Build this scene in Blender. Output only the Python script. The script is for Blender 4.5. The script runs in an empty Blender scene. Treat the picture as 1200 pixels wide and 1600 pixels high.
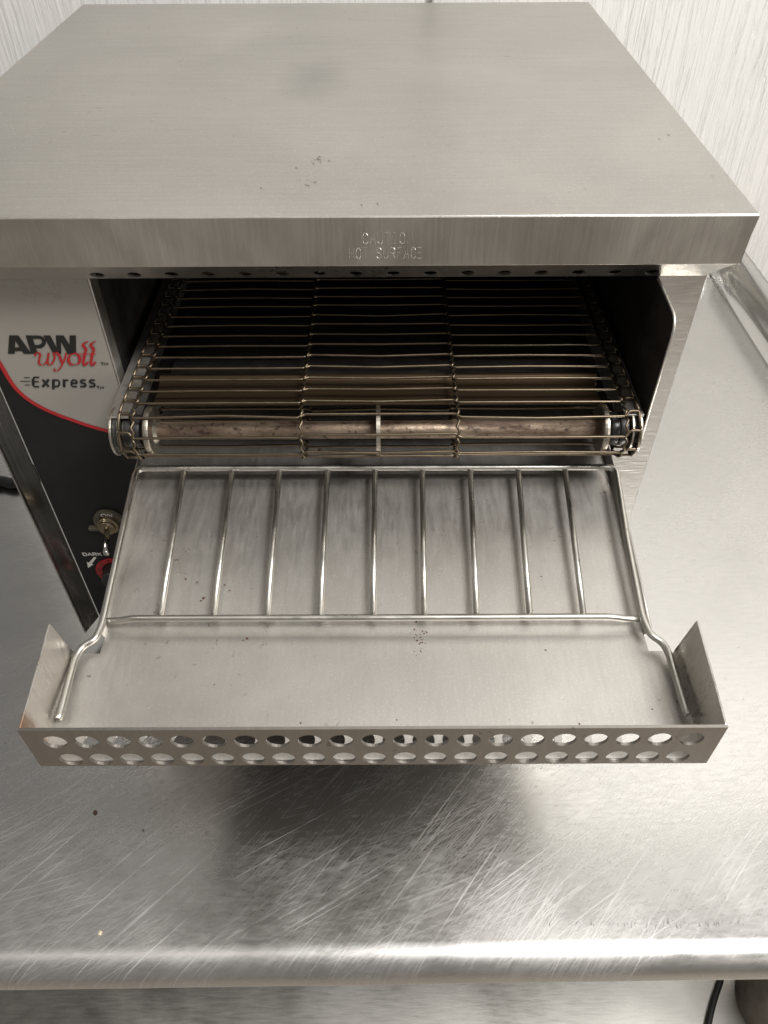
import bpy, bmesh, math, random
from mathutils import Vector, Matrix
random.seed(7)
scene = bpy.context.scene
COL = scene.collection

# ------------------------------------------------------------------ camera
CAM = Vector((0.0, -0.362, 0.510))
PITCH, ROLL, FPX = math.radians(45.0), math.radians(0.27), 1200.0
_f = Vector((0, math.cos(PITCH), -math.sin(PITCH)))
_u0 = Vector((0, math.sin(PITCH), math.cos(PITCH)))
_r0 = Vector((1, 0, 0))
_u = _u0 * math.cos(ROLL) + _r0 * math.sin(ROLL)
_r = _r0 * math.cos(ROLL) - _u0 * math.sin(ROLL)
cd = bpy.data.cameras.new('camera'); cam = bpy.data.objects.new('camera', cd); COL.objects.link(cam)
m = Matrix((( _r.x, _u.x, -_f.x), (_r.y, _u.y, -_f.y), (_r.z, _u.z, -_f.z))).to_4x4()
m.translation = CAM
cam.matrix_world = m
cd.sensor_fit = 'VERTICAL'; cd.sensor_height = 24.0; cd.lens = 24.0 * FPX / 1600.0
cd.clip_start = 0.01; cd.clip_end = 50
scene.camera = cam

# ------------------------------------------------------------------ world, lamps, exposure
w = bpy.data.worlds.new('World'); scene.world = w; w.use_nodes = True
bg = w.node_tree.nodes['Background']
bg.inputs[0].default_value = (1.0, 0.965, 0.92, 1); bg.inputs[1].default_value = 0.245
def area(name, loc, target, sx, sy, power, col):
    l = bpy.data.lights.new(name, 'AREA'); l.shape = 'RECTANGLE'; l.size = sx; l.size_y = sy
    l.energy = power; l.color = col
    o = bpy.data.objects.new(name, l); COL.objects.link(o)
    o.location = loc
    o.rotation_euler = (Vector(target) - Vector(loc)).to_track_quat('-Z', 'Y').to_euler()
    return o
area('ceiling_lamp', (1.05, -0.80, 2.15), (0.35, 0.45, 0.4), 0.85, 0.55, 72, (1.0, 0.985, 0.96))
area('ceiling_lamp', (-0.85, -0.75, 2.2), (0.0, 0.0, 0.2), 0.5, 0.3, 2.5, (1.0, 0.95, 0.88))
area('front_right_fill', (1.7, -1.7, 0.75), (0.1, 0.0, 0.3), 0.9, 0.8, 10, (1.0, 0.94, 0.86))  # unseen low fill lamp, added to brighten the lip and post
scene.view_settings.view_transform = 'Standard'
scene.view_settings.look = 'None'
scene.view_settings.exposure = 0.0
scene.view_settings.gamma = 1.0

# ------------------------------------------------------------------ helpers
def at(px, py, X=None, Y=None, Z=None):
    d = _f + _r * ((px - 600) / FPX) + _u * ((800 - py) / FPX)
    if Y is not None: t = (Y - CAM.y) / d.y
    elif Z is not None: t = (Z - CAM.z) / d.z
    else: t = (X - CAM.x) / d.x
    return CAM + d * t

def tag(o, label=None, cat=None, group=None, kind=None):
    if label: o['label'] = label
    if cat: o['category'] = cat
    if group: o['group'] = group
    if kind: o['kind'] = kind
    return o

def root(name, loc, label, cat, group=None):
    o = bpy.data.objects.new(name, None); COL.objects.link(o)
    o.location = loc; o.empty_display_size = 0.02
    o['org'] = tuple(loc)
    return tag(o, label, cat, group)

def org(o):
    p = o
    while p.parent: p = p.parent
    return Vector(p.get('org', (0, 0, 0)))

def obj(name, bm, mat, parent=None, smooth=False, bevel=0, seg=2, solid=0, off=-1, auto=True):
    me = bpy.data.meshes.new(name)
    if parent is not None:
        bmesh.ops.translate(bm, verts=bm.verts, vec=-org(parent))
    bmesh.ops.recalc_face_normals(bm, faces=bm.faces) if not solid else None
    if smooth:
        for f in bm.faces: f.smooth = True
    bm.to_mesh(me); bm.free()
    me.materials.append(mat)
    o = bpy.data.objects.new(name, me); COL.objects.link(o)
    if parent is not None: o.parent = parent
    if solid:
        md = o.modifiers.new('solid', 'SOLIDIFY'); md.thickness = solid; md.offset = off
    if bevel:
        md = o.modifiers.new('bevel', 'BEVEL'); md.width = bevel; md.segments = seg
        md.limit_method = 'ANGLE'; md.angle_limit = math.radians(30)
    return o

def box(bm, x0, x1, y0, y1, z0, z1):
    vs = [bm.verts.new((x, y, z)) for x in (x0, x1) for y in (y0, y1) for z in (z0, z1)]
    for q in ((0, 1, 3, 2), (4, 6, 7, 5), (0, 4, 5, 1), (2, 3, 7, 6), (0, 2, 6, 4), (1, 5, 7, 3)):
        bm.faces.new([vs[i] for i in q])
    return bm
def B(*a): return box(bmesh.new(), *a)

def face(bm, pts):
    return bm.faces.new([bm.verts.new(p) for p in pts])

def prism(bm, pts, d):
    """closed polygon pts extruded by vector d"""
    d = Vector(d)
    a = [bm.verts.new(p) for p in pts]; b = [bm.verts.new(Vector(p) + d) for p in pts]
    bm.faces.new(a); bm.faces.new(b[::-1])
    n = len(a)
    for i in range(n):
        bm.faces.new((a[i], b[i], b[(i + 1) % n], a[(i + 1) % n]))
    return bm

def tube(bm, pts, r, n=10, caps=True, radii=None):
    pts = [Vector(p) for p in pts]
    rings = []; prev = None
    for i, p in enumerate(pts):
        if i == 0: t = pts[1] - p
        elif i == len(pts) - 1: t = p - pts[i - 1]
        else: t = (pts[i + 1] - p).normalized() + (p - pts[i - 1]).normalized()
        t.normalize()
        if prev is None:
            a = Vector((0, 0, 1)) if abs(t.z) < 0.9 else Vector((1, 0, 0))
            s = t.cross(a).normalized()
        else:
            s = (prev - t * prev.dot(t)).normalized()
        prev = s
        q = t.cross(s)
        k = 1.0
        if 0 < i < len(pts) - 1:
            c = max(0.5, math.cos((pts[i + 1] - p).angle(p - pts[i - 1]) / 2)); k = 1 / c if c > 0.75 else 1.1
        rr = radii[i] if radii else r
        rings.append([bm.verts.new(p + (s * math.cos(j * 2 * math.pi / n) + q * math.sin(j * 2 * math.pi / n)) * rr) for j in range(n)])
    for a, b in zip(rings, rings[1:]):
        for j in range(n):
            bm.faces.new((a[j], a[(j + 1) % n], b[(j + 1) % n], b[j]))
    if caps:
        bm.faces.new(rings[0][::-1]); bm.faces.new(rings[-1])
    return bm

def fillet(pts, r, n=5):
    """round the corners of an open polyline"""
    pts = [Vector(p) for p in pts]; out = [pts[0]]
    for a, b, c in zip(pts, pts[1:], pts[2:]):
        d1 = (a - b); d2 = (c - b)
        k = min(r, d1.length * 0.45, d2.length * 0.45)
        p, q = b + d1.normalized() * k, b + d2.normalized() * k
        for i in range(n + 1):
            t = i / n
            out.append(p * (1 - t) ** 2 + b * 2 * t * (1 - t) + q * t * t)
    out.append(pts[-1]); return out

def spline(pts, n=6):
    pts = [Vector(p) for p in pts]
    if len(pts) < 3: return pts
    P = [pts[0] * 2 - pts[1]] + pts + [pts[-1] * 2 - pts[-2]]
    out = []
    for i in range(1, len(P) - 2):
        a, b, c, d = P[i - 1:i + 3]
        for k in range(n):
            t = k / n
            out.append(0.5 * ((2 * b) + (c - a) * t + (2 * a - 5 * b + 4 * c - d) * t * t + (3 * b - a - 3 * c + d) * t ** 3))
    out.append(pts[-1]); return out

def lathe_x(bm, prof, cy, cz, n=32):
    """prof: list of (x, r) around the axis y=cy z=cz"""
    rings = []
    for x, r in prof:
        rings.append([bm.verts.new((x, cy + r * math.cos(2 * math.pi * j / n), cz + r * math.sin(2 * math.pi * j / n))) for j in range(n)])
    for a, b in zip(rings, rings[1:]):
        for j in range(n):
            bm.faces.new((a[j], a[(j + 1) % n], b[(j + 1) % n], b[j]))
    bm.faces.new(rings[0][::-1]); bm.faces.new(rings[-1])
    return bm

def lathe_z(bm, prof, cx, cy, n=40):
    rings = []
    for r, z in prof:
        rings.append([bm.verts.new((cx + r * math.cos(2 * math.pi * j / n), cy + r * math.sin(2 * math.pi * j / n), z)) for j in range(n)])
    for a, b in zip(rings, rings[1:]):
        for j in range(n):
            bm.faces.new((a[j], a[(j + 1) % n], b[(j + 1) % n], b[j]))
    bm.faces.new(rings[0][::-1]); bm.faces.new(rings[-1])
    return bm

def perforated(bm, u0, u1, v0, v1, holes, r, fn, n=20, ax=(0, -1, 0)):
    """sheet u0..u1 x v0..v1 with rows of round holes. holes = list of (v_lo, v_hi, v_c, [u centres]); fn(u,v)->point"""
    def V(u, v): return bm.verts.new(fn(u, v))
    def strip(a0, a1, b0, b1): bm.faces.new((V(a0, b0), V(a1, b0), V(a1, b1), V(a0, b1)))
    lo = v0
    for (va, vb, vc, us) in holes:
        if va > lo + 1e-6:
            strip(u0, u1, lo, va)
        p = (us[1] - us[0])
        if us[0] - p / 2 > u0 + 1e-6: strip(u0, us[0] - p / 2, va, vb)
        if us[-1] + p / 2 < u1 - 1e-6: strip(us[-1] + p / 2, u1, va, vb)
        for uc in us:
            a0, a1 = uc - p / 2, uc + p / 2
            inner, outer = [], []
            for k in range(n):
                th = 2 * math.pi * (k + 0.5) / n
                c, s = math.cos(th), math.sin(th)
                inner.append(V(uc + r * c, vc + r * s))
                kx = (a1 - uc) / abs(c) if abs(c) > 1e-6 else 1e9
                ky = ((vb - vc) if s > 0 else (vc - va)) / abs(s) if abs(s) > 1e-6 else 1e9
                kk = min(kx, ky)
                outer.append((uc + kk * c, vc + kk * s))
            ov = [V(*q) for q in outer]
            corners = [(a1, vb), (a0, vb), (a0, va), (a1, va)]
            for k in range(n):
                k2 = (k + 1) % n
                q = [inner[k], ov[k], ov[k2], inner[k2]]
                # corner between two outer points on different sides
                o1, o2 = outer[k], outer[k2]
                for cc in corners:
                    on1 = abs(o1[0] - cc[0]) < 1e-9 or abs(o1[1] - cc[1]) < 1e-9
                    on2 = abs(o2[0] - cc[0]) < 1e-9 or abs(o2[1] - cc[1]) < 1e-9
                    same = (abs(o1[0] - o2[0]) < 1e-9) or (abs(o1[1] - o2[1]) < 1e-9)
                    if on1 and on2 and not same:
                        q = [inner[k], ov[k], V(*cc), ov[k2], inner[k2]]
                bm.faces.new(q)
        lo = vb
    if v1 > lo + 1e-6: strip(u0, u1, lo, v1)
    bmesh.ops.remove_doubles(bm, verts=bm.verts, dist=1e-5)
    bm.normal_update()
    fl = [f for f in bm.faces if f.normal.dot(Vector(ax)) < 0]
    bmesh.ops.reverse_faces(bm, faces=fl)
    return bm

# ------------------------------------------------------------------ materials
class NT:
    def __init__(s, name):
        s.m = bpy.data.materials.new(name); s.m.use_nodes = True
        s.t = s.m.node_tree; s.n = s.t.nodes; s.b = s.n['Principled BSDF']
        s.tc = s.n.new('ShaderNodeTexCoord')
    def link(s, a, b): s.t.links.new(a, b)
    def mapping(s, scale=(1, 1, 1), rot=(0, 0, 0), src=None):
        k = s.n.new('ShaderNodeMapping'); k.inputs['Scale'].default_value = scale; k.inputs['Rotation'].default_value = rot
        s.link(src or s.tc.outputs['Object'], k.inputs[0]); return k.outputs[0]
    def noise(s, vec, scale=1, detail=3, rough=0.55, dist=0):
        k = s.n.new('ShaderNodeTexNoise'); k.inputs['Scale'].default_value = scale; k.inputs['Detail'].default_value = detail
        k.inputs['Roughness'].default_value = rough; k.inputs['Distortion'].default_value = dist
        s.link(vec, k.inputs['Vector']); return k.outputs['Fac']
    def ramp(s, fac, a, b, ca=0.0, cb=1.0):
        k = s.n.new('ShaderNodeMapRange'); k.inputs[1].default_value = a; k.inputs[2].default_value = b
        k.inputs[3].default_value = ca; k.inputs[4].default_value = cb; s.link(fac, k.inputs[0]); return k.outputs[0]
    def math(s, op, a, b=0.0):
        k = s.n.new('ShaderNodeMath'); k.operation = op
        for i, v in enumerate((a, b)):
            if isinstance(v, (int, float)): k.inputs[i].default_value = v
            else: s.link(v, k.inputs[i])
        return k.outputs[0]
    def mix(s, fac, a, b, mode='MIX'):
        k = s.n.new('ShaderNodeMix'); k.data_type = 'RGBA'; k.blend_type = mode
        if isinstance(fac, (int, float)): k.inputs[0].default_value = fac
        else: s.link(fac, k.inputs[0])
        for i, v in ((6, a), (7, b)):
            if isinstance(v, tuple): k.inputs[i].default_value = v if len(v) == 4 else v + (1,)
            else: s.link(v, k.inputs[i])
        return k.outputs[2]
    def bump(s, h, strength, dist, normal=None):
        k = s.n.new('ShaderNodeBump'); k.inputs['Strength'].default_value = strength; k.inputs['Distance'].default_value = dist
        s.link(h, k.inputs['Height'])
        if normal: s.link(normal, k.inputs['Normal'])
        return k.outputs[0]
    def set(s, name, v):
        i = s.b.inputs[name]
        if isinstance(v, (int, float)): i.default_value = v
        elif isinstance(v, tuple): i.default_value = v if len(v) == 4 else v + (1,)
        else: s.link(v, i)

def plain(name, col, rough=0.5, metal=0.0, var=0.0):
    k = NT(name); k.set('Base Color', col); k.set('Roughness', rough); k.set('Metallic', metal)
    if var:
        n = k.noise(k.mapping((60, 60, 60)), 1, 4)
        k.set('Base Color', k.mix(k.ramp(n, 0.35, 0.7), tuple(c * (1 - var) for c in col), tuple(min(1, c * (1 + var)) for c in col)))
        k.set('Roughness', k.ramp(n, 0.3, 0.7, rough - 0.08, rough + 0.12))
    return k.m

def steel(name, col=(0.60, 0.575, 0.54), rough=0.32, brush=(6, 500, 500), bstr=0.12, blotch=14, spots=0.0, spotcol=(0.10, 0.05, 0.03), rvar=0.12, grain=0.0, rot=(0, 0, 0), bcol=0.22, lvar=1.0, cvar=(0.9, 1.06)):
    k = NT(name); k.set('Metallic', 1.0)
    bn = k.noise(k.mapping(brush, rot), 1, 3, 0.6)
    bl = k.noise(k.mapping((blotch,) * 3), 1, 4, 0.6, 0.6)
    c = k.mix(k.ramp(bl, 0.3, 0.75), tuple(x * cvar[0] for x in col), tuple(min(1, x * cvar[1]) for x in col))
    c = k.mix(k.ramp(bn, 0.3, 0.7, 0, bcol), c, tuple(x * 0.72 for x in col))
    r = k.math('ADD', k.ramp(bn, 0.25, 0.75, -rvar * 0.5, rvar * 0.5), k.ramp(bl, 0.3, 0.7, rough - 0.06 * lvar, rough + 0.08 * lvar))
    if grain:
        gn = k.noise(k.mapping((900,) * 3), 1, 2, 0.5)
        c = k.mix(k.ramp(gn, 0.55, 0.75, 0, grain), c, (0.9, 0.88, 0.84))
    if spots:
        sn = k.noise(k.mapping((150, 150, 150)), 1, 3, 0.6, 0.4)
        big = k.noise(k.mapping((9, 9, 9)), 1, 2)
        mk = k.math('MULTIPLY', k.ramp(sn, 0.66, 0.72), k.ramp(big, 0.48, 0.62))
        mk = k.math('MULTIPLY', mk, spots)
        c = k.mix(mk, c, spotcol); r = k.math('ADD', r, k.math('MULTIPLY', mk, 0.3))
    k.set('Base Color', c); k.set('Roughness', r)
    k.set('Normal', k.bump(bn, bstr, 0.0006))
    return k

def scratch_mask(k, angle, sx, sy, lo, hi, warp=0.0, seed=0.0):
    """fine long scratches running along `angle` in the xy plane"""
    src = k.tc.outputs['Object']
    if warp:
        nn = k.n.new('ShaderNodeTexNoise'); nn.inputs['Scale'].default_value = 3.0; nn.inputs['Detail'].default_value = 1
        k.link(src, nn.inputs['Vector'])
        sc = k.n.new('ShaderNodeVectorMath'); sc.operation = 'SCALE'; sc.inputs['Scale'].default_value = warp
        k.link(nn.outputs['Color'], sc.inputs[0])
        ad = k.n.new('ShaderNodeVectorMath'); ad.operation = 'ADD'
        k.link(src, ad.inputs[0]); k.link(sc.outputs[0], ad.inputs[1]); src = ad.outputs[0]
    mp = k.n.new('ShaderNodeMapping'); mp.vector_type = 'TEXTURE'
    mp.inputs['Rotation'].default_value = (0, 0, angle); mp.inputs['Scale'].default_value = (1 / sx, 1 / sy, 1)
    mp.inputs['Location'].default_value = (seed, seed * 0.7, 0)
    k.link(src, mp.inputs[0])
    n = k.noise(mp.outputs[0], 1, 1, 0.3)
    return k.ramp(n, lo, hi)

M = {}
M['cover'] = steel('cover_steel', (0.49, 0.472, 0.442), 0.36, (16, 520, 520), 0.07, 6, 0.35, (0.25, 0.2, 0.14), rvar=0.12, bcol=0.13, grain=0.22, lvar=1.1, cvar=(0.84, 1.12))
DARK_REFLECTION = M['cover']; M['cover'] = M['cover'].m
M['lip'] = steel('cover_lip_steel', (0.55, 0.522, 0.475), 0.40, (520, 60, 14), 0.22, 11, 0.6, (0.2, 0.15, 0.1), cvar=(0.74, 1.18)).m
M['post'] = steel('post_steel', (0.66, 0.63, 0.59), 0.44, (60, 400, 380), 0.35, 12).m
M['side'] = steel('side_steel', (0.58, 0.56, 0.52), 0.33, (400, 8, 400), 0.1, 8).m
M['trim'] = steel('trim_steel', (0.55, 0.53, 0.50), 0.20, (500, 500, 7), 0.08, 12).m
M['wire'] = steel('rack_wire_steel', (0.62, 0.60, 0.55), 0.34, (300, 300, 300), 0.1, 40, 0.5, (0.16, 0.09, 0.05)).m
M['beltwire'] = steel('belt_wire_steel', (0.18, 0.142, 0.098), 0.42, (200, 300, 300), 0.15, 60, 1.0, (0.07, 0.045, 0.03)).m
M['disc'] = steel('disc_steel', (0.50, 0.46, 0.39), 0.36, (60, 200, 200), 0.2, 60, 0.7, (0.12, 0.07, 0.05)).m

k = steel('tray_steel', (0.60, 0.575, 0.54), 0.50, (420, 60, 420), 0.03, 18, 0.75, (0.13, 0.07, 0.045), grain=0.32, rvar=0.12, bcol=0.2, lvar=0.4)
M['tray'] = k.m
k = steel('tray_lip_steel', (0.35, 0.328, 0.30), 0.36, (420, 100, 30), 0.2, 22, 0.7, (0.16, 0.11, 0.08))
M['traylip'] = k.m

# wing: brushed upright with a rusty heat stain along the front outer edge
k = steel('wing_steel', (0.62, 0.59, 0.55), 0.30, (300, 420, 22), 0.25, 30, 0.5)
sep = k.n.new('ShaderNodeSeparateXYZ'); k.link(k.tc.outputs['Object'], sep.inputs[0])
bc = k.b.inputs['Base Color'].links[0].from_socket; br = k.b.inputs['Roughness'].links[0].from_socket
sn = k.noise(k.mapping((160, 160, 50)), 1, 4, 0.6)
ed_ = k.math('ADD', k.math('MULTIPLY', sep.outputs['Y'], 1.0), k.math('MULTIPLY', sn, 0.022))
st_ = k.math('MULTIPLY', k.ramp(ed_, -0.0205, -0.012, 1, 0), k.ramp(sep.outputs['X'], -0.1, 0.0, 1, 0.12))
k.set('Base Color', k.mix(k.math('MULTIPLY', st_, 0.75), bc, (0.30, 0.15, 0.07))); k.set('Roughness', k.math('ADD', br, k.math('MULTIPLY', st_, 0.25)))
M['wing'] = k.m

# scorched copper-brown roller tube
k = NT('scorched_tube'); k.set('Metallic', 0.6)
a = k.noise(k.mapping((32, 130, 130)), 1, 5, 0.65, 0.4); b_ = k.noise(k.mapping((230, 300, 300)), 1, 4, 0.65)
c = k.mix(k.ramp(a, 0.35, 0.68), (0.085, 0.05, 0.036), (0.30, 0.235, 0.17))
c = k.mix(k.ramp(b_, 0.55, 0.64, 0, 0.85), c, (0.045, 0.028, 0.022))
k.set('Base Color', c); k.set('Roughness', k.ramp(a, 0.3, 0.7, 0.6, 0.38)); k.set('Normal', k.bump(b_, 0.6, 0.0006))
M['scorched'] = k.m
k = NT('burnt_plate'); k.set('Metallic', 0.8)
a = k.noise(k.mapping((14, 120, 120)), 1, 5, 0.65, 0.5)
k.set('Base Color', k.mix(k.ramp(a, 0.3, 0.7), (0.045, 0.028, 0.016), (0.10, 0.068, 0.04)))
k.set('Roughness', k.ramp(a, 0.3, 0.7, 0.55, 0.38)); k.set('Normal', k.bump(a, 0.2, 0.0006))
M['burnt'] = k.m
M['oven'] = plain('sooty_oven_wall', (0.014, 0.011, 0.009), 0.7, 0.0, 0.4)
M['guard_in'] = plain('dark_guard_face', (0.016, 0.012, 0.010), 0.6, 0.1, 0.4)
M['blackpl'] = plain('black_bushing', (0.022, 0.021, 0.02), 0.36, 0, 0.3)
M['cord'] = plain('black_rubber', (0.012, 0.012, 0.011), 0.45)
M['black_panel'] = plain('black_overlay', (0.010, 0.0095, 0.009), 0.55, 0.0, 0.1); M['black_panel'].node_tree.nodes['Principled BSDF'].inputs['Specular IOR Level'].default_value = 0.3
k = NT('grey_overlay')
a = k.noise(k.mapping((30, 30, 60)), 1, 6, 0.7, 2.2); e = k.noise(k.mapping((5, 5, 5)), 1, 3)
crk = k.math('MULTIPLY', k.ramp(k.math('ABSOLUTE', k.math('SUBTRACT', a, 0.5)), 0.0, 0.018, 1, 0), k.ramp(e, 0.5, 0.62))
k.set('Base Color', k.mix(k.math('MULTIPLY', crk, 0.6), (0.31, 0.29, 0.26), (0.06, 0.05, 0.045)))
k.set('Metallic', 0.15); k.set('Roughness', 0.42); M['grey_panel'] = k.m
M['red'] = plain('red_print', (0.36, 0.016, 0.018), 0.45)
M['black_ink'] = plain('black_print', (0.012, 0.012, 0.011), 0.45)
M['white_ink'] = plain('white_print', (0.62, 0.60, 0.56), 0.5)
M['olive'] = plain('olive_plastic', (0.085, 0.075, 0.052), 0.5, 0.0, 0.2)
M['brass'] = plain('tarnished_nut', (0.33, 0.27, 0.18), 0.38, 1.0, 0.2)
M['engrave'] = plain('stamped_steel', (0.75, 0.72, 0.67), 0.22, 1.0)
M['rust'] = plain('burnt_crumb', (0.06, 0.03, 0.018), 0.8, 0, 0.5)
M['crumb'] = plain('pale_crumb', (0.72, 0.62, 0.45), 0.8, 0, 0.2)

# table top: worn stainless steel with long scratches
k = steel('table_steel', (0.63, 0.62, 0.60), 0.22, (90, 380, 380), 0.03, 4, 0.25, (0.2, 0.15, 0.11), rvar=0.10)
base_c = k.b.inputs['Base Color'].links[0].from_socket; base_r = k.b.inputs['Roughness'].links[0].from_socket
s1 = scratch_mask(k, math.radians(50), 5, 1500, 0.50, 0.85, 0.05)
s2 = scratch_mask(k, math.radians(36), 5, 1700, 0.50, 0.85, 0.07, 3.1)
s3 = scratch_mask(k, math.radians(15), 4, 1500, 0.53, 0.85, 0.06, 7.7)
s4 = scratch_mask(k, math.radians(46), 6, 1000, 0.64, 0.73, 0.06, 5.2)
s5 = scratch_mask(k, math.radians(27), 6, 1100, 0.65, 0.74, 0.05, 1.7)
sep = k.n.new('ShaderNodeSeparateXYZ'); k.link(k.tc.outputs['Object'], sep.inputs[0])
pn = k.noise(k.mapping((11, 11, 11)), 1, 4, 0.65)
patch = k.ramp(pn, 0.36, 0.62, 0.15, 1.0)
front = k.ramp(sep.outputs['Y'], -0.34, -0.24, 1.0, 0.25)       # working edge of the table is the most worn
fine = k.math('MAXIMUM', k.math('MAXIMUM', s1, s2), s3)
deep = k.math('MAXIMUM', s4, s5)
sm = k.math('MAXIMUM', k.math('MULTIPLY', fine, 0.75), k.math('MULTIPLY', deep, 0.95))
sm = k.math('MULTIPLY', k.math('MULTIPLY', sm, patch), front)
worn = k.math('MULTIPLY', k.ramp(sep.outputs['Y'], -0.415, -0.335, 1.0, 0.0), k.ramp(pn, 0.3, 0.65, 0.35, 1.0))
k.set('Base Color', k.mix(k.math('MULTIPLY', sm, 0.4), base_c, (0.86, 0.85, 0.83)))
k.set('Roughness', k.math('ADD', k.math('ADD', base_r, k.math('MULTIPLY', sm, 0.30)), k.math('MULTIPLY', worn, 0.20)))
k.set('Normal', k.bump(sm, 0.05, 0.0006))
M['table'] = k.m
M['shelf'] = steel('shelf_steel', (0.55, 0.54, 0.51), 0.40, (40, 300, 300), 0.1, 7).m

# wall: white paint over rough-sawn boards
k = NT('painted_rough_wood')
g1 = k.noise(k.mapping((140, 140, 7)), 1, 4, 0.6, 0.8); g2 = k.noise(k.mapping((45, 45, 2.2)), 1, 3, 0.5, 1.0)
g3 = k.noise(k.mapping((320, 320, 60)), 1, 3, 0.6)
crk = k.ramp(k.math('ABSOLUTE', k.math('SUBTRACT', g1, 0.5)), 0.0, 0.035)
crk = k.math('MAXIMUM', crk, k.ramp(g2, 0.42, 0.56))
h = k.math('ADD', k.math('MULTIPLY', crk, 0.35), k.math('ADD', k.math('MULTIPLY', k.ramp(g1, 0.36, 0.64), 0.9), k.math('MULTIPLY', g3, 0.3)))
k.set('Base Color', k.mix(crk, (0.765, 0.75, 0.72), (0.79, 0.775, 0.75)))
k.set('Roughness', 0.5); k.set('Normal', k.bump(h, 0.8, 0.0010)); M['wall'] = k.m

# ------------------------------------------------------------------ setting: wall
WY = 0.625
wall = tag(obj('wall', B(-0.62, 1.60, WY + 0.012, WY + 0.04, -0.859, 2.30), M['wall']), kind='structure',
    label='white painted wall of rough grained boards behind the toaster')
for x0, x1 in ((-0.62, 0.047), (0.055, 0.70), (0.708, 1.60)):
    obj('board', B(x0, x1, WY, WY + 0.0118, -0.858, 2.299), M['wall'], wall, bevel=0.002)

k = NT('worn_concrete')
a = k.noise(k.mapping((3, 3, 3)), 1, 5, 0.6)
k.set('Base Color', k.mix(k.ramp(a, 0.3, 0.7), (0.36, 0.31, 0.26), (0.46, 0.405, 0.35))); k.set('Roughness', 0.6)
tag(obj('floor', B(-2.2, 2.6, -3.2, WY - 0.001, -0.90, -0.86), k.m), kind='structure', label='pale worn concrete floor under the work table')
# ------------------------------------------------------------------ work table
TX0, TX1, TY0, TY1 = -1.05, 0.46, -0.2185, 0.60
table = root('work_table', (0.0, 0.2, 0.0), 'scratched stainless steel work table with rolled front edge under the toaster', 'table')
# profile in (y,z): rolled front edge, flat top, back upturn; swept along x
table.rotation_euler.z = 0.0085
R = 0.0175
prof = []
for i in range(17):
    a = math.radians(-80 + 170 * i / 16)
    prof.append((TY0 - R * math.cos(a), -R + R * math.sin(a)))
prof = [(TY0 + 0.006, -2 * R + 0.0005)] + prof
prof += [(y, 0.0) for y in (TY0 + 0.001, -0.1, 0.1, 0.3, 0.5, TY1 - 0.014)]
for i in range(7):
    a = math.radians(-90 + 90 * i / 6); prof.append((TY1 - 0.012 + 0.012 * math.cos(a), 0.012 + 0.012 * math.sin(a)))
prof.append((TY1, 0.05))
bm = bmesh.new()
rows = []
xs = [TX0, TX0 + 0.002, -0.5, 0.0, TX1 - 0.016, TX1 - 0.014]
for x in xs: rows.append([bm.verts.new((x, y, z)) for y, z in prof])
for a, b in zip(rows, rows[1:]):
    for j in range(len(prof) - 1): bm.faces.new((a[j], b[j], b[j + 1], a[j + 1]))
o = obj('table_top', bm, M['table'], table, smooth=True, solid=0.0015, off=-1)
# raised right-hand edge with a coved foot
bm = bmesh.new(); rows = []
pr = [(TX1 - 0.0142, 0.0003)] + [(TX1 - 0.014 + 0.014 * math.cos(math.radians(-90 + 15 * i)), 0.0143 + 0.014 * math.sin(math.radians(-90 + 15 * i))) for i in range(1, 7)] + [(TX1 + 0.001, 0.042), (TX1 + 0.004, 0.0445), (TX1 + 0.010, 0.0445), (TX1 + 0.012, 0.040)]
for y in (TY0 - 0.004, TY0 - 0.002, 0.1, 0.3, TY1 + 0.002, TY1 + 0.004): rows.append([bm.verts.new((x, y, z)) for x, z in pr])
for a, b in zip(rows, rows[1:]):
    for j in range(len(pr) - 1): bm.faces.new((a[j], b[j], b[j + 1], a[j + 1]))
obj('side_upstand', bm, M['table'], table, smooth=True, solid=0.0015, off=-1)
SH = -0.52
bm = B(TX0 + 0.03, TX1 - 0.01, TY0 - 0.01, TY1 - 0.04, SH - 0.03, SH)
obj('lower_shelf', bm, M['shelf'], table, bevel=0.006)
for lx in (TX0 + 0.08, TX1 + 0.03 - 0.05):
    for ly in (TY0 + 0.02, TY1 - 0.07):
        obj('leg', lathe_z(bmesh.new(), [(0.019, -0.86), (0.0206, -0.85), (0.0206, SH - 0.0305)], lx, ly, 24), M['trim'], table, smooth=True)
        obj('leg', lathe_z(bmesh.new(), [(0.0206, SH + 0.0005), (0.0206, -0.05), (0.034, -0.012), (0.034, -0.0025)], lx, ly, 24), M['trim'], table, smooth=False)

# ------------------------------------------------------------------ toaster
T = root('conveyor_toaster', (-0.03, 0.2, 0.0), 'stainless steel conveyor toaster with wire belt and black control panel on the table', 'toaster')
FX0, FX1 = -0.229, 0.173          # body sides
OX0, OX1 = -0.157, 0.1467         # mouth of the oven
FY = 0.016                        # body front plane
BZ0, BZ1 = 0.016, 0.318           # body bottom, underside of cover
BY = 0.415
CX0, CX1, CY0, CY1, CZT, CZB = -0.262, 0.1815, 0.0, 0.430, 0.3495, 0.3240

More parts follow.
